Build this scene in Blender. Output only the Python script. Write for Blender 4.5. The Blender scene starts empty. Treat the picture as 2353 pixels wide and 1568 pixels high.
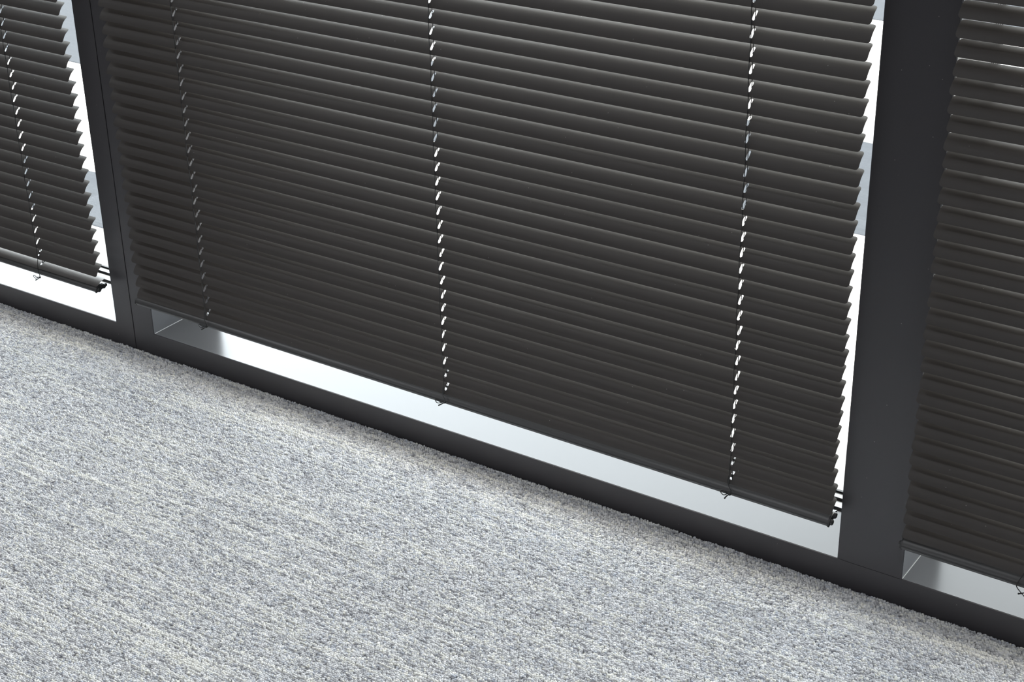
import bpy, bmesh, math, random
import numpy as np
from mathutils import Vector, Matrix
random.seed(7); rng = np.random.default_rng(7)
sc = bpy.context.scene
COL = sc.collection

# ------------------------------------------------------------------ helpers
def tag(o, label=None, cat=None, group=None, kind=None):
    if label: o['label'] = label
    if cat: o['category'] = cat
    if group: o['group'] = group
    if kind: o['kind'] = kind
    return o

def link(name, me, mat=None, parent=None, loc=(0, 0, 0), smooth=False):
    o = bpy.data.objects.new(name, me); COL.objects.link(o)
    o.location = loc
    if mat: me.materials.append(mat)
    if parent: o.parent = parent
    if smooth:
        for p in me.polygons: p.use_smooth = True
    return o

def empty(name, loc):
    o = bpy.data.objects.new(name, None); COL.objects.link(o)
    o.location = loc; o.empty_display_size = .05
    return o

def add_box(bm, x0, x1, y0, y1, z0, z1, bev=0.0):
    r = bmesh.ops.create_cube(bm, size=1.0)
    for v in r['verts']:
        v.co = Vector((x0 + (v.co.x + .5) * (x1 - x0), y0 + (v.co.y + .5) * (y1 - y0), z0 + (v.co.z + .5) * (z1 - z0)))
    if bev:
        es = list({e for v in r['verts'] for e in v.link_edges})
        bmesh.ops.bevel(bm, geom=es, offset=bev, segments=2, profile=.6, affect='EDGES')

def mesh_of(bm, name):
    me = bpy.data.meshes.new(name); bm.normal_update(); bm.to_mesh(me); bm.free(); return me

def box_obj(name, b, mat, parent=None, bev=.0006, loc=(0, 0, 0)):
    bm = bmesh.new()
    for q in (b if isinstance(b[0], (tuple, list)) else [b]): add_box(bm, *q, bev=bev)
    return link(name, mesh_of(bm, name), mat, parent, loc)

def catmull(pts, n=6):
    P = [Vector(p) for p in pts]; P = [P[0] * 2 - P[1]] + P + [P[-1] * 2 - P[-2]]
    out = []
    for i in range(1, len(P) - 2):
        a, b, c, d = P[i - 1:i + 3]
        for k in range(n):
            t = k / n
            out.append(.5 * ((2 * b) + (c - a) * t + (2 * a - 5 * b + 4 * c - d) * t * t + (3 * b - a - 3 * c + d) * t ** 3))
    out.append(P[-2]); return out

def add_tube(bm, pts, r, seg=7):
    pts = [Vector(p) for p in pts]; rings = []
    up = Vector((0, 1, 0.01))
    for i, p in enumerate(pts):
        t = (pts[min(i + 1, len(pts) - 1)] - pts[max(i - 1, 0)]).normalized()
        a = t.cross(up)
        if a.length < 1e-4: a = t.cross(Vector((1, 0, 0)))
        a.normalize(); b = t.cross(a)
        rr = r[i] if isinstance(r, (list, tuple)) else r
        rings.append([bm.verts.new(p + (a * math.cos(2 * math.pi * k / seg) + b * math.sin(2 * math.pi * k / seg)) * rr) for k in range(seg)])
    for A, B in zip(rings, rings[1:]):
        for k in range(seg): bm.faces.new((A[k], A[(k + 1) % seg], B[(k + 1) % seg], B[k]))
    bm.faces.new(rings[0][::-1]); bm.faces.new(rings[-1])

def add_ball(bm, c, r, sc_=(1, 1, 1)):
    q = bmesh.ops.create_uvsphere(bm, u_segments=14, v_segments=8, radius=r)
    for v in q['verts']: v.co = Vector((v.co.x * sc_[0], v.co.y * sc_[1], v.co.z * sc_[2])) + Vector(c)

# ------------------------------------------------------------------ materials
def new_mat(name):
    m = bpy.data.materials.new(name); m.use_nodes = True
    nt = m.node_tree; b = nt.nodes['Principled BSDF']; return m, nt, b

def paint(name, col, rough, bump=.02, scale=900, spec=.5, specks=False, coat=0, metal=0):
    m, nt, b = new_mat(name)
    N, L = nt.nodes, nt.links
    tc = N.new('ShaderNodeTexCoord')
    n = N.new('ShaderNodeTexNoise'); n.inputs['Scale'].default_value = scale; n.inputs['Detail'].default_value = 2
    L.new(tc.outputs['Object'], n.inputs['Vector'])
    bp = N.new('ShaderNodeBump'); bp.inputs['Strength'].default_value = bump; bp.inputs['Distance'].default_value = .0005
    L.new(n.outputs['Fac'], bp.inputs['Height']); L.new(bp.outputs['Normal'], b.inputs['Normal'])
    b.inputs['Roughness'].default_value = rough; b.inputs['Specular IOR Level'].default_value = spec
    b.inputs['Metallic'].default_value = metal
    b.inputs['Base Color'].default_value = (*col, 1)
    if coat: b.inputs['Coat Weight'].default_value = coat; b.inputs['Coat Roughness'].default_value = .25
    if specks:      # sparse dust grains that lie on the paint
        g = N.new('ShaderNodeNewGeometry')
        v = N.new('ShaderNodeTexVoronoi'); v.inputs['Scale'].default_value = 55
        L.new(g.outputs['Position'], v.inputs['Vector'])
        lt = N.new('ShaderNodeMath'); lt.operation = 'LESS_THAN'; lt.inputs[1].default_value = .028
        L.new(v.outputs['Distance'], lt.inputs[0])
        mx = N.new('ShaderNodeMix'); mx.data_type = 'RGBA'
        mx.inputs['A'].default_value = (*col, 1); mx.inputs['B'].default_value = (.22, .21, .2, 1)
        L.new(lt.outputs[0], mx.inputs['Factor']); L.new(mx.outputs['Result'], b.inputs['Base Color'])
    return m

M = {}
M['frame'] = paint('anthracite_frame_paint', (.035, .0325, .0365), .38, .03, 700, spec=.38, specks=True)
M['sill'] = paint('sill_satin_metal', (.06, .061, .065), .19, .02, 300, spec=.17)
M['slat'] = paint('slat_lacquer', (.0290, .0236, .0212), .55, .015, 500, spec=.55, specks=True)
M['rail'] = paint('bottom_rail_lacquer', (.036, .035, .036), .3, .02, 500)
M['cord'] = paint('black_cord', (.012, .012, .013), .7, .4, 3000)
M['plastic'] = paint('black_plastic', (.016, .016, .017), .38, .05, 900)
M['gasket'] = paint('gasket_rubber', (.012, .012, .012), .6, .1, 900)
M['bead'] = paint('glazing_bead_paint', (.11, .11, .115), .3, .02, 500, spec=.7)
M['wallp'] = paint('white_wall_paint', (.55, .55, .54), .85, .1, 120)
M['ceil'] = paint('ceiling_tile_paint', (.78, .78, .76), .9, .2, 200)
M['corner_line'] = paint('pale_corner_line', (.38, .38, .38), .5, .6, 900)
M['concrete'] = paint('facade_concrete', (.35, .34, .33), .9, .3, 60)
M['steel'] = paint('lamp_housing_paint', (.7, .7, .7), .4, .02, 200)

def glass_mat():
    m = bpy.data.materials.new('window_glass'); m.use_nodes = True
    nt = m.node_tree; N, L = nt.nodes, nt.links; N.clear()
    out = N.new('ShaderNodeOutputMaterial'); tr = N.new('ShaderNodeBsdfTransparent'); gl = N.new('ShaderNodeBsdfGlossy')
    tr.inputs['Color'].default_value = (.95, .97, .965, 1); gl.inputs['Roughness'].default_value = .0
    lw = N.new('ShaderNodeLayerWeight'); lw.inputs['Blend'].default_value = .5
    pw = N.new('ShaderNodeMath'); pw.operation = 'POWER'; pw.inputs[1].default_value = 5; L.new(lw.outputs['Facing'], pw.inputs[0])
    fr = N.new('ShaderNodeMath'); fr.operation = 'MULTIPLY_ADD'; fr.inputs[1].default_value = .95; fr.inputs[2].default_value = .04; L.new(pw.outputs[0], fr.inputs[0])
    mx = N.new('ShaderNodeMixShader'); L.new(fr.outputs[0], mx.inputs[0]); L.new(tr.outputs[0], mx.inputs[1]); L.new(gl.outputs[0], mx.inputs[2])
    L.new(mx.outputs[0], out.inputs['Surface']); return m
M['glass'] = glass_mat()

def ground_mat():
    m, nt, b = new_mat('outdoor_paving'); N, L = nt.nodes, nt.links
    tc = N.new('ShaderNodeTexCoord')
    n = N.new('ShaderNodeTexNoise'); n.inputs['Scale'].default_value = .35; n.inputs['Detail'].default_value = 6
    L.new(tc.outputs['Object'], n.inputs['Vector'])
    r = N.new('ShaderNodeValToRGB'); e = r.color_ramp.elements
    e[0].position = .36; e[0].color = (.055, .065, .08, 1); e[1].position = .50; e[1].color = (.62, .60, .57, 1)
    L.new(n.outputs['Fac'], r.inputs[0]); L.new(r.outputs[0], b.inputs['Base Color']); b.inputs['Roughness'].default_value = .7
    return m
M['ground'] = ground_mat()

def carpet_mat():
    m, nt, b = new_mat('carpet_yarn'); N, L = nt.nodes, nt.links
    a = N.new('ShaderNodeAttribute'); a.attribute_name = 'yarn'
    tc = N.new('ShaderNodeTexCoord')
    n = N.new('ShaderNodeTexNoise'); n.inputs['Scale'].default_value = 2600; n.inputs['Detail'].default_value = 2
    L.new(tc.outputs['Object'], n.inputs['Vector'])
    bp = N.new('ShaderNodeBump'); bp.inputs['Strength'].default_value = .5; bp.inputs['Distance'].default_value = .0006
    L.new(n.outputs['Fac'], bp.inputs['Height']); L.new(bp.outputs['Normal'], b.inputs['Normal'])
    L.new(a.outputs['Color'], b.inputs['Base Color']); b.inputs['Roughness'].default_value = .9
    b.inputs['Specular IOR Level'].default_value = .15
    b.inputs['Sheen Weight'].default_value = .15
    return m
M['carpet'] = carpet_mat()

def floor_mat():
    m, nt, b = new_mat('carpet_ground'); N, L = nt.nodes, nt.links
    tc = N.new('ShaderNodeTexCoord'); mp = N.new('ShaderNodeMapping'); mp.inputs['Scale'].default_value = (1, 1.6, 1)
    L.new(tc.outputs['Object'], mp.inputs['Vector'])
    n = N.new('ShaderNodeTexNoise'); n.inputs['Scale'].default_value = 230; n.inputs['Detail'].default_value = 3
    L.new(mp.outputs[0], n.inputs['Vector'])
    r = N.new('ShaderNodeValToRGB'); e = r.color_ramp.elements
    e[0].position = .35; e[0].color = (.14, .14, .15, 1); e[1].position = .65; e[1].color = (.50, .50, .50, 1)
    L.new(n.outputs['Fac'], r.inputs[0]); L.new(r.outputs[0], b.inputs['Base Color'])
    bp = N.new('ShaderNodeBump'); bp.inputs['Strength'].default_value = .8; bp.inputs['Distance'].default_value = .003
    L.new(n.outputs['Fac'], bp.inputs['Height']); L.new(bp.outputs['Normal'], b.inputs['Normal'])
    b.inputs['Roughness'].default_value = .95
    return m
M['floor'] = floor_mat()

# ------------------------------------------------------------------ layout (metres; window face is y=0, room at y<0)
XAL, SEAM, XBL, XBR, ZR = -.0905, -.0477, 1.2581, 1.3468, .0404
OW = 1.2581                     # opening width
ZT = 2.22                       # top of the openings
SD = .108                       # sill depth
YB = -.022                      # blind centre plane
PITCH = .0215

# ------------------------------------------------------------------ windows
def window(idx, x0, left, right, xl_frame, xr_frame, label):
    """opening x0..x0+OW; jambs fill left..x0 and x0+OW..right"""
    root = empty('window_%d' % idx, (x0, 0, 0)); tag(root, label, 'window', kind='structure')
    X = x0 + OW
    L = lambda a: a - x0
    if left is not None:
        box_obj('jamb', (L(left), 0, 0, .16, ZR if False else -.02, ZT + .06), M['frame'], root)
    if right is not None:
        nm = 'mullion' if (right - X) > .06 else 'jamb'
        box_obj(nm, (OW, L(right), 0, .16, ZR + .0004 if nm == 'mullion' else -.02, ZT + .06), M['frame'], root)
    if xr_frame > xl_frame: box_obj('bottom_rail', (L(xl_frame), L(xr_frame), .00003, .02, -.02, ZR), M['frame'], root)
    if left is not None or idx == 3:
        box_obj('reveal', (-.0003, .0006, .0012, SD, ZR + .0004, ZT), M['sill'], root, bev=.0002)
    if right is not None:
        box_obj('reveal', (OW - .0006, OW + .0003, .0012, SD, ZR + .0004, ZT), M['sill'], root, bev=.0002)
    box_obj('sill', (0.0004, OW - .0004, .0012, SD, ZR - .006, ZR + .0004), M['sill'], root, bev=.0002)
    if idx != 1:
        box_obj('corner_line', (.0006, .0015, .002, SD - .002, ZR + .0004, ZR + .0010), M['corner_line'], root, bev=.0002)  # pale strip added to draw the bright scratch line along the corner
    box_obj('top_rail', (0, OW, 0, .16, ZT, ZT + .06), M['frame'], root)
    # stepped glazing bead at the foot of the pane
    box_obj('glazing_bead', [(0, OW, SD + .003, SD + .018, ZR - .004, ZR + .004), (0, OW, SD + .021, SD + .034, ZR - .004, ZR + .0075)], M['bead'], root)
    box_obj('gasket', [(0, OW, SD + .0005, SD + .0035, ZR - .004, ZR + .001), (0, OW, SD + .0175, SD + .0215, ZR - .004, ZR + .004), (0, OW, SD + .0335, SD + .038, ZR - .004, ZR + .010)], M['gasket'], root, bev=.0003)
    box_obj('glass_pane', (0, OW, SD + .038, SD + .044, ZR + .002, ZT), M['glass'], root, bev=0)
    return root

window(1, XAL - OW, XAL - OW - .043, SEAM - .0008, XAL - OW - .003, XAL + .003, 'left window with its narrow jamb beside the dark seam')
window(2, 0.0, SEAM + .0008, XBR, -.003, XBR + OW + .003, 'wide middle window behind the full blind')
window(3, XBR, None, XBR + OW + .043, 0, 0, 'right window beyond the broad dark mullion')
# dark backing inside the expansion seam
tag(box_obj('trim_1', (SEAM - .0008, SEAM + .0008, .012, .15, -.02, ZT + .06), M['gasket'], None, bev=0), kind='structure')

# ------------------------------------------------------------------ blinds
CH = .0246; CROWN = .0031; SW = 1.2525
HOLES = (.1585, .6365, 1.1065)
def slat_mesh():
    c = CH / 2; hh = .0068; hw = .0018; r = .0042
    ss = [-c, -c + .0003, -c + .0009, -c + .0018, -c + .003, -c + r, -hh, -hh + .0003, -hh + .0008, -hh + .0016, -.003, -.001, .001, .003, hh - .0016, hh - .0008, hh - .0003, hh, c - r, c - .003, c - .0018, c - .0009, c - .0003, c]
    def z(s): return CROWN * (1 - (s / c) ** 2)
    def inset(s):
        d = abs(s) - (c - r)
        return 0 if d <= 0 else r - math.sqrt(max(r * r - d * d, 0))
    def w(s):
        if abs(s) >= hh - 1e-9: return .0004
        d = abs(s) - (hh - hw)
        return hw if d <= 0 else max(math.sqrt(max(hw * hw - d * d, 0)), .0004)
    bm = bmesh.new(); rows = []
    for s in ss:
        xs = [inset(s), .006]
        for h in HOLES: xs += [h - .004, h - w(s), h + w(s), h + .004]
        xs += [SW - .006, SW - inset(s)]
        xs_full = xs
        rows.append([bm.verts.new((x, s, z(s))) for x in xs_full])
    holecell = {3 + 4 * k for k in range(3)}
    for i in range(len(ss) - 1):
        mid = (ss[i] + ss[i + 1]) / 2
        for j in range(len(rows[0]) - 1):
            if j in holecell and abs(mid) < hh: continue
            bm.faces.new((rows[i][j], rows[i][j + 1], rows[i + 1][j + 1], rows[i + 1][j]))
    bmesh.ops.recalc_face_normals(bm, faces=bm.faces[:])
    if bm.faces[0].normal.z < 0: bmesh.ops.reverse_faces(bm, faces=bm.faces[:])
    bmesh.ops.solidify(bm, geom=bm.faces[:], thickness=.00024)
    me = mesh_of(bm, 'slat')
    for p in me.polygons: p.use_smooth = True
    me.set_sharp_from_angle(angle=math.radians(40))
    me.materials.append(M['slat'])
    return me
SLAT = slat_mesh()

def rail_mesh():
    """bottom rail: shallow crowned hollow section, 25 mm wide"""
    c = .0125; prof = []
    for k in range(13):
        s = -c + 2 * c * k / 12; prof.append((s, .0022 + .0046 * (1 - (s / c) ** 2)))
    prof += [(c + .0006, .0008), (c + .0004, -.0012), (c - .0015, -.0024), (-c + .0015, -.0024), (-c - .0004, -.0012), (-c - .0006, .0008)]
    bm = bmesh.new()
    A = [bm.verts.new((.002, a, b)) for a, b in prof]; B = [bm.verts.new((SW - .002, a, b)) for a, b in prof]
    n = len(prof)
    for k in range(n): bm.faces.new((A[k], A[(k + 1) % n], B[(k + 1) % n], B[k]))
    bm.faces.new(A[::-1]); bm.faces.new(B)
    bmesh.ops.recalc_face_normals(bm, faces=bm.faces[:])
    me = mesh_of(bm, 'bottom_rail')
    for p in me.polygons: p.use_smooth = len(p.vertices) == 4
    me.set_sharp_from_angle(angle=math.radians(35)); me.materials.append(M['rail'])
    return me
RAIL = rail_mesh()

def cap_mesh(sgn):
    c = .0131; bm = bmesh.new()
    prof = [(-c, -.003), (c, -.003), (c + .0006, .001), (c * .7, .0045), (0, .0062), (-c * .7, .0045), (-c - .0006, .001)]
    x0, x1 = (0, .0022 * sgn)
    A = [bm.verts.new((x0, a, b)) for a, b in prof]; B = [bm.verts.new((x1, a, b)) for a, b in prof]; n = len(prof)
    for k in range(n): bm.faces.new((A[k], A[(k + 1) % n], B[(k + 1) % n], B[k]))
    bm.faces.new(A[::-1]); bm.faces.new(B)
    # two rounded lugs that carry the side guide
    for s_, z_, r_ in ((.0050, .0012, .0048), (-.0062, .0002, .0044)):
        q = bmesh.ops.create_cone(bm, cap_ends=True, segments=20, radius1=r_, radius2=r_ * .86, depth=.0034,
                                  matrix=Matrix.Translation((sgn * .0036, s_, z_)) @ Matrix.Rotation(sgn * math.pi / 2, 4, 'Y'))
        bmesh.ops.bevel(bm, geom=[e for e in {e for v in q['verts'] for e in v.link_edges}], offset=.0007, segments=2, affect='EDGES')
    bmesh.ops.recalc_face_normals(bm, faces=bm.faces[:])
    me = mesh_of(bm, 'end_cap')
    for p in me.polygons: p.use_smooth = True
    me.set_sharp_from_angle(angle=math.radians(40)); me.materials.append(M['plastic'])
    return me
CAPR, CAPL = cap_mesh(1), cap_mesh(-1)

# knots: (dx, dy, dz) mm from ladder axis / last slat centre; y toward the room is negative
KNOTS = {
 'a': ([(-.5, -10, 5), (-.3, -12.5, -4), (3.1, -15, -8.5), (7, -17, -12), (7, -17, -15.5), (6, -15, -19), (3, -14, -21.5), (0, -14, -20.8), (-3.5, -15, -17.4), (-7.5, -15, -17.4), (-9, -15, -20.6), (-5, -14, -24.8), (-.2, -13.5, -22.1)],
       [(3.2, -14, -22), (.5, -15, -24), (-2.2, -16, -28.6)]),
 'b': ([(0, -10, 5), (.6, -12.5, -5.5), (4, -15, -9.5), (7.8, -16.5, -13), (5.5, -15, -17.8), (-2.7, -14.5, -20), (-9.7, -14.5, -18.3), (-12.2, -14, -20.9), (-8, -14, -23.5), (.4, -13.5, -20.3)],
       [(3.5, -14, -20), (-1, -15, -23), (-5.4, -16, -26)]),
 'c': ([(0, -10, 10), (-1, -12.5, 2), (-8, -14, -17), (-7.5, -15.5, -22), (-1, -16, -28), (4.5, -16, -32.5), (8.4, -15, -33), (14, -13, -31), (13, -13.5, -26), (4, -14, -25)],
       [(4, -14.5, -26), (-.5, -15.5, -28.3), (-5, -16, -30.4)]),
}
def knot_mesh(kind, z_off):
    a, b = KNOTS[kind]; bm = bmesh.new(); f = lambda P: [(x / 1000, y / 1000, z / 1000) for x, y, z in P]
    add_tube(bm, catmull(f(a), 7), .00062)
    t = catmull(f(b), 5); add_tube(bm, t, [.0007 + .0004 * i / (len(t) - 1) for i in range(len(t))])
    add_ball(bm, f([(b[0][0] + .6, b[0][1], b[0][2] + .8)])[0], .0019, (1.25, 1, .9))
    me = mesh_of(bm, 'cord_knot')
    for p in me.polygons: p.use_smooth = True
    return me

def blind(name_label, x0, z0, tilt, knots, rail_c, rail_tilt, last_tilt=None, rail_slope=0.0, n=96, jit=1.0, alt=0.0, cords=False):
    R = random.Random(int(abs(x0) * 1000) + 5)
    root = empty('venetian_blind', (x0, YB, z0)); tag(root, name_label, 'blind', 'dark venetian blinds along the window wall')
    T = math.radians(tilt)
    zs = []
    for k in range(n):
        dz = R.uniform(-.0003, .0003) * jit + (alt if k % 2 else -alt) * (1 if k > 3 else 0)
        o = bpy.data.objects.new('slat', SLAT); COL.objects.link(o); o.parent = root
        o.location = (R.uniform(-.0013, .0013) * jit, R.uniform(-.0003, .0003), k * PITCH + dz)
        tt = T + math.radians(R.uniform(-.8, .8) * jit)
        if k == 0 and last_tilt is not None: tt = math.radians(last_tilt)
        o.rotation_euler = (tt, R.uniform(-.0003, .0003), 0)
        zs.append((k * PITCH + dz, tt))
    top = n * PITCH
    c = CH / 2
    for hi, h in enumerate(HOLES):
        bm = bmesh.new()
        f = []; b = []
        for i in range(n):
            z, tt = zs[i]; sw = .0011 * math.sin(i * 1.7 + h * 9) + .0006 * math.sin(i * .31 + h)
            f.append((h + sw * .6, -(c + .0006) * math.cos(tt), z - (c + .0006) * math.sin(tt)))
            b.append((h - sw * .4, (c + .0006) * math.cos(tt), z + (c + .0006) * math.sin(tt)))
        f.append((h, -c, top)); b.append((h, c, top))
        add_tube(bm, f, .00055, 6); add_tube(bm, b, .00055, 6)
        # rungs under each slat
        for i in range(n):
            z, tt = zs[i]; q = []
            for s in (-c - .0006, -c * .5, 0, c * .5, c + .0006):
                zz = CROWN * (1 - min(1, (s / c) ** 2)) - .0007
                q.append((h + .0018 * math.sin(i * 2.3 + h) * (1 - (s / c) ** 2) * .4, s * math.cos(tt) - zz * math.sin(tt), z + s * math.sin(tt) + zz * math.cos(tt)))
            add_tube(bm, q, .00022, 4)
        me = mesh_of(bm, 'ladder_cord'); link('ladder_cord', me, M['cord'], root, smooth=True)
        bm = bmesh.new()
        pts = [(h + .0003, 0, -.016)] + [(h + .0004 * math.sin(i * 1.1), 0, i * PITCH + .0024) for i in range(0, n, 1)] + [(h, 0, top)]
        add_tube(bm, pts, .0006, 6)
        link('lift_cord', mesh_of(bm, 'lift_cord'), M['cord'], root, smooth=True)
        if knots[hi]:
            link('cord_knot', knot_mesh(knots[hi], 0), M['cord'], root, (h, 0, 0), smooth=True)
    r = bpy.data.objects.new('bottom_rail', RAIL); COL.objects.link(r); r.parent = root
    r.location = (0, rail_c[0], rail_c[1]); r.rotation_euler = (math.radians(rail_tilt), rail_slope, 0)
    for me, x in ((CAPL, .002), (CAPR, SW - .002)):
        e = bpy.data.objects.new('end_cap', me); COL.objects.link(e); e.parent = r; e.location = (x, 0, 0)
    if cords:
        for dx in (0, .0022, .0048, .0068):
            bm = bmesh.new(); add_tube(bm, [(.0345 + dx - .0, .017, .45), (.036 + dx, .017, .8), (.0365 + dx, .017, top)], .0005, 6)
            link('pull_cord', mesh_of(bm, 'pull_cord'), M['cord'], root, smooth=True)
    bm = bmesh.new(); add_box(bm, 0, SW, -.0135, .0135, top - .001, top + .024, .001)
    link('head_rail', mesh_of(bm, 'head_rail'), M['rail'], root)
    return root

blind('dark grey venetian blind in the left window, seen only by its right end', XAL - .0005 - SW + .003, .1253, 46, ('a', 'a', 'b'), (-.002, -.0095), 10, last_tilt=19, n=96)
blind('wide dark grey venetian blind filling the middle of the picture', .0035, .1322, 45, ('b', 'b', 'a'), (-.001, -.0137), 22, rail_slope=.0028)
blind('dark grey venetian blind right of the broad mullion, with light slits at its top', XBR + .0058, .1322, 38.7, ('c', 'b', 'a'), (-.001, -.0160), 24, alt=.0003, cords=True)

# ------------------------------------------------------------------ room shell
RX0, RX1, RY0, RH = -3.2, 4.6, -5.0, 2.85
XL, XR = XAL - OW - .043, XBR + OW + .043
def struct(name, b, mat, bev=0, **k):
    return tag(box_obj(name, b, mat, None, bev=bev), kind='structure', **k)
struct('floor', (RX0, RX1, RY0, .30, -.22, -.003), M['floor'])
struct('ceiling', (RX0, RX1, RY0, .30, RH, RH + .2), M['ceil'])
struct('wall_window_side', [(RX0, XL, 0, .25, -.02, RH), (XR, RX1, 0, .25, -.02, RH), (XL, XR, 0, .25, ZT + .06, RH)], M['wallp'])
struct('wall_left', (RX0 - .2, RX0, RY0, .30, -.02, RH), M['wallp'])
struct('wall_right', (RX1, RX1 + .2, RY0, .30, -.02, RH), M['wallp'])
struct('wall_back', (RX0, RX1, RY0 - .2, RY0, -.02, RH), M['wallp'])
struct('trim_2', (XL, XR, .155, .30, -.1, ZR - .01), M['concrete'])
M['asphalt'] = paint('wet_asphalt', (.045, .050, .058), .8, .6, 14, spec=.1)
for k, (a, b, c, d) in enumerate(((-40, 30, 10.9, 13.1), (-40, -8.2, 7.5, 8.45), (-40, 40, 17.3, 30))):
    tag(box_obj('trim_%d' % (k + 3), (a, b, c, d, -4.42, -4.39), M['asphalt'], None, bev=0), kind='structure')
g = box_obj('outdoor_ground', (-60, 60, .5, 80, -4.6, -4.4), M['ground'], None, bev=0); tag(g, kind='structure')

# ------------------------------------------------------------------ carpet pile
def vnoise(x, y, seed):
    """smooth value noise on arrays"""
    xi = np.floor(x).astype(np.int64); yi = np.floor(y).astype(np.int64); fx = x - xi; fy = y - yi
    fx = fx * fx * (3 - 2 * fx); fy = fy * fy * (3 - 2 * fy)
    def h(a, b):
        n = (a * 374761393 + b * 668265263 + seed * 974634777) & 0xffffffff
        n = ((n ^ (n >> 13)) * 1274126177) & 0xffffffff
        return ((n ^ (n >> 16)) & 0xffff) / 65535.0
    return (h(xi, yi) * (1 - fx) + h(xi + 1, yi) * fx) * (1 - fy) + (h(xi, yi + 1) * (1 - fx) + h(xi + 1, yi + 1) * fx) * fy

def carpet():
    dx, dy = .0035, .0029
    nx, ny = int(3.1 / dx), int(1.35 / dy)
    ix, iy = np.meshgrid(np.arange(nx), np.arange(ny)); ix = ix.ravel(); iy = iy.ravel()
    X = -.95 + (ix + .5 * (iy % 2)) * dx; Y = -.0015 - iy * dy
    # keep the stretch in front of the windows, cut to the seen trapezoid plus a generous margin
    poly = [(-.65, 0.01), (-.65, -.20), (.30, -1.0), (.62, -1.0), (1.9, -.25), (1.9, .01)]
    keep = np.ones(len(X), bool)
    for (ax, ay), (bx, by) in zip(poly, poly[1:] + poly[:1]):
        keep &= ((bx - ax) * (Y - ay) - (by - ay) * (X - ax)) >= 0
    X, Y, ix, iy = X[keep], Y[keep], ix[keep], iy[keep]; n = len(X)
    Y0 = Y.copy(); X0 = X.copy()
    wob = (vnoise(X * 18, Y * 60, 3) - .5) * .003
    X = X + rng.normal(0, .0006, n); Y = Y + wob * .5 + rng.normal(0, .0003, n)
    Y = np.minimum(Y, -.0006)
    sx = .0023 * rng.uniform(.8, 1.25, n); sy = .00150 * rng.uniform(.85, 1.2, n); sz = .0024 * rng.uniform(.7, 1.2, n)
    sz *= .75 + .45 * vnoise(X * 160, Y * 300, 5)
    # tile joint running away from the window
    seam = np.abs(X0 - (.3426 - .10 * 0)) < .0022
    sz[seam] *= .45
    ang = rng.normal(.0, .30, n)
    # yarn colour: light streaks along x in single rows, mottled mid tones, darkened dips
    rowv = vnoise(X0 * 7 + iy * 13.37, iy * 1.0, 11)
    streak = np.clip((rowv - .74) * 9, 0, 1) * (rng.random(n) < .85)
    run = vnoise(X0 * 170, iy * 1.0 + 400.0, 31)                      # short dips in the rows, two or three loops long
    dip = np.clip((run - .62) * 7, 0, 1) * (streak < .2)
    sz *= 1 - .55 * dip; sz *= 1 + .18 * streak
    mott = vnoise(X0 * 90, Y0 * 230, 21) * .62 + vnoise(X0 * 30, Y0 * 14, 23) * .12 + .13
    t = np.clip(.63 + (mott - .5) * .45 - .34 * dip + rng.normal(0, .13, n), 0, 1)  # dip term paints the shade of the gaps into the colour
    dark = np.array([.21, .215, .24]); light = np.array([.88, .88, .895]); cream = np.array([.92, .91, .86]); blue = np.array([.46, .48, .53])
    c = dark + (light - dark) * t[:, None]
    pb = (rng.random(n) < .10)[:, None]; c = np.where(pb, blue * (.8 + .5 * t[:, None]), c)
    pc = (rng.random(n) < .09)[:, None]; c = np.where(pc, cream * (.7 + .25 * t[:, None]), c)
    c = c + (cream - c) * (streak * .62)[:, None]
    # tuft: 3 rings + tip
    K = 6; th = np.arange(K) * 2 * np.pi / K
    rings = [(1.0, -.7), (.95, .30), (.60, .84)]
    U = np.array([[r * np.cos(a), r * np.sin(a), z] for r, z in rings for a in th] + [[0, 0, 1.0]])
    m = len(U); V = U[None] * np.stack([sx, sy, sz], 1)[:, None]
    lean = rng.normal(0, .16, (n, 2))
    V[:, :, 0] += V[:, :, 2] * lean[:, :1]; V[:, :, 1] += V[:, :, 2] * lean[:, 1:]
    ca, sa = np.cos(ang)[:, None], np.sin(ang)[:, None]
    vx = V[:, :, 0] * ca - V[:, :, 1] * sa; vy = V[:, :, 0] * sa + V[:, :, 1] * ca
    P = np.stack([vx + X[:, None], vy + Y[:, None], V[:, :, 2] - .0016], 2).reshape(-1, 3).astype(np.float32)
    P[:, 1] = np.minimum(P[:, 1], -.0001)
    F4 = []; F3 = []
    for r in range(2):
        for k in range(K): F4.append([r * K + k, r * K + (k + 1) % K, (r + 1) * K + (k + 1) % K, (r + 1) * K + k])
    for k in range(K): F3.append([2 * K + k, 2 * K + (k + 1) % K, 3 * K])
    F4 = np.array(F4); F3 = np.array(F3); off = (np.arange(n) * m)[:, None, None]
    q = (F4[None] + off).reshape(-1); tr = (F3[None] + off).reshape(-1)
    me = bpy.data.meshes.new('carpet_pile')
    nq, nt_ = len(q) // 4, len(tr) // 3
    me.vertices.add(len(P)); me.vertices.foreach_set('co', P.ravel())
    me.loops.add(len(q) + len(tr)); me.loops.foreach_set('vertex_index', np.concatenate([q, tr]).astype(np.int32))
    me.polygons.add(nq + nt_)
    me.polygons.foreach_set('loop_start', np.concatenate([np.arange(nq) * 4, len(q) + np.arange(nt_) * 3]).astype(np.int32))
    me.polygons.foreach_set('use_smooth', np.ones(nq + nt_, bool))
    me.update(calc_edges=True)
    at = me.attributes.new('yarn', 'FLOAT_COLOR', 'POINT')
    cc = np.repeat(np.concatenate([c, np.ones((n, 1))], 1)[:, None], m, 1).reshape(-1).astype(np.float32)
    at.data.foreach_set('color', cc)
    o = link('carpet_pile', me, M['carpet'])
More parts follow.
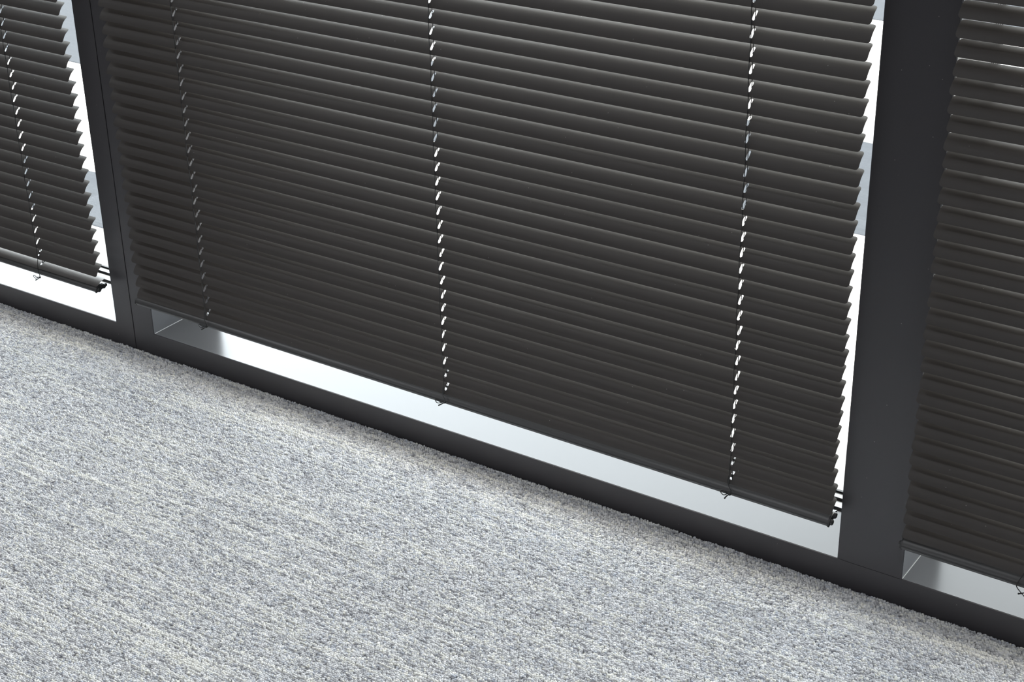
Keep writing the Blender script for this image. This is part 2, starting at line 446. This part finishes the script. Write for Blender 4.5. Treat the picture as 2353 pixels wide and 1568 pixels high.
    tag(o, 'grey heathered loop pile carpet running up to the window frames', 'carpet', kind='stuff')
    print('tufts', n)
carpet()

# ------------------------------------------------------------------ light
def panel(x, y, power, col, size=(1.2, .3)):
    root = empty('ceiling_light', (x, y, RH)); tag(root, 'recessed office light panel in the ceiling', 'lamp', 'ceiling light panels')
    box_obj('housing', [(-size[0]/2-.03, size[0]/2+.03, -size[1]/2-.03, size[1]/2+.03, -.012, -.001)], M['steel'], root)
    ld = bpy.data.lights.new('panel', 'AREA'); ld.shape = 'RECTANGLE'; ld.size = size[0]; ld.size_y = size[1]; ld.energy = power; ld.color = col
    lo = bpy.data.objects.new('lamp_panel', ld); COL.objects.link(lo); lo.parent = root; lo.location = (0, 0, -.014)
PANEL_TINT = (.95, .97, 1.0)
ROOM = 11
for x in (-2.0, .2, 2.4):
    for y in (-1.6, -3.6):
        panel(x, y, ROOM * (1.1 if x < -1 else .8), PANEL_TINT)

w = bpy.data.worlds.new('sky'); sc.world = w; w.use_nodes = True
wn, wl = w.node_tree.nodes, w.node_tree.links
bg = wn['Background']; bg.inputs['Strength'].default_value = 12.5
tc = wn.new('ShaderNodeTexCoord'); sx = wn.new('ShaderNodeSeparateXYZ'); wl.new(tc.outputs['Generated'], sx.inputs[0])
rp = wn.new('ShaderNodeValToRGB'); wl.new(sx.outputs['Z'], rp.inputs[0]); 
el = rp.color_ramp.elements
el[0].position = 0.0; el[0].color = (1, 1, 1, 1)
el[1].position = 1.0; el[1].color = (.12, .12, .12, 1)
for p_, c_ in ((.42, 1.0), (.60, .96), (.70, .66), (.82, .2)):
    q_ = el.new(p_); q_.color = (c_, c_, c_, 1)
# cool bright band above the horizon, warm tint added higher up to warm the carpet edge
mr = wn.new('ShaderNodeMapRange'); mr.inputs['From Min'].default_value = .54; mr.inputs['From Max'].default_value = .74
wl.new(sx.outputs['Z'], mr.inputs['Value'])
tint = wn.new('ShaderNodeMix'); tint.data_type = 'RGBA'; tint.inputs['A'].default_value = (.90, .945, 1, 1); tint.inputs['B'].default_value = (1, .90, .77, 1)
wl.new(mr.outputs[0], tint.inputs['Factor'])
ml = wn.new('ShaderNodeMix'); ml.data_type = 'RGBA'; ml.blend_type = 'MULTIPLY'; ml.inputs['Factor'].default_value = 1
wl.new(rp.outputs[0], ml.inputs['A']); wl.new(tint.outputs['Result'], ml.inputs['B']); wl.new(ml.outputs['Result'], bg.inputs['Color'])
# bright glow added to the sky ahead and to the left, to light the slats
dt = wn.new('ShaderNodeVectorMath'); dt.operation = 'DOT_PRODUCT'; dt.inputs[1].default_value = Vector((-.66, .60, .45)).normalized()
wl.new(tc.outputs['Generated'], dt.inputs[0])
mxm = wn.new('ShaderNodeMath'); mxm.operation = 'MAXIMUM'; mxm.inputs[1].default_value = 0; wl.new(dt.outputs['Value'], mxm.inputs[0])
pw = wn.new('ShaderNodeMath'); pw.operation = 'POWER'; pw.inputs[1].default_value = 9; wl.new(mxm.outputs[0], pw.inputs[0])
st = wn.new('ShaderNodeMath'); st.operation = 'MULTIPLY_ADD'; st.inputs[1].default_value = 11.0; st.inputs[2].default_value = 10
wl.new(pw.outputs[0], st.inputs[0]); wl.new(st.outputs[0], bg.inputs['Strength'])
sd = bpy.data.lights.new('sun', 'SUN'); sd.energy = 7; sd.angle = .01; sd.color = (1, .95, .90)
so = bpy.data.objects.new('sun', sd); COL.objects.link(so); so.location = (0, -3, 12)
so.rotation_euler = (math.radians(-30) * -1, 0, math.radians(8))     # high sun behind the building: it lights the ground, not the room
for x in (XAL - OW / 2, OW / 2, XBR + OW / 2):
    ld = bpy.data.lights.new('sky_portal', 'AREA'); ld.shape = 'RECTANGLE'; ld.size = OW; ld.size_y = ZT - ZR
    ld.cycles.is_portal = True
    lo = bpy.data.objects.new('sky_portal', ld); COL.objects.link(lo); lo.location = (x, .158, (ZT + ZR) / 2)
    lo.rotation_euler = (-math.pi / 2, 0, 0)

# ------------------------------------------------------------------ camera
F, yaw, pit, rol = 3785.883, .601829, .465958, -.019623
f = Vector((-math.sin(yaw) * math.cos(pit), math.cos(yaw) * math.cos(pit), -math.sin(pit)))
r0 = Vector((math.cos(yaw), math.sin(yaw), 0)); u0 = r0.cross(f)
r = r0 * math.cos(rol) + u0 * math.sin(rol); u = -r0 * math.sin(rol) + u0 * math.cos(rol)
cd = bpy.data.cameras.new('camera'); cam = bpy.data.objects.new('camera', cd); COL.objects.link(cam)
cam.matrix_world = Matrix(((r.x, u.x, -f.x, 1.935107), (r.y, u.y, -f.y, -1.736115), (r.z, u.z, -f.z, 1.284693), (0, 0, 0, 1)))
cd.sensor_width = 36; cd.lens = F / 2353 * 36; cd.clip_start = .05
sc.camera = cam
vs = sc.view_settings; vs.view_transform = 'Standard'; vs.look = 'None'; vs.gamma = 1; vs.exposure = 0; vs.use_curve_mapping = False
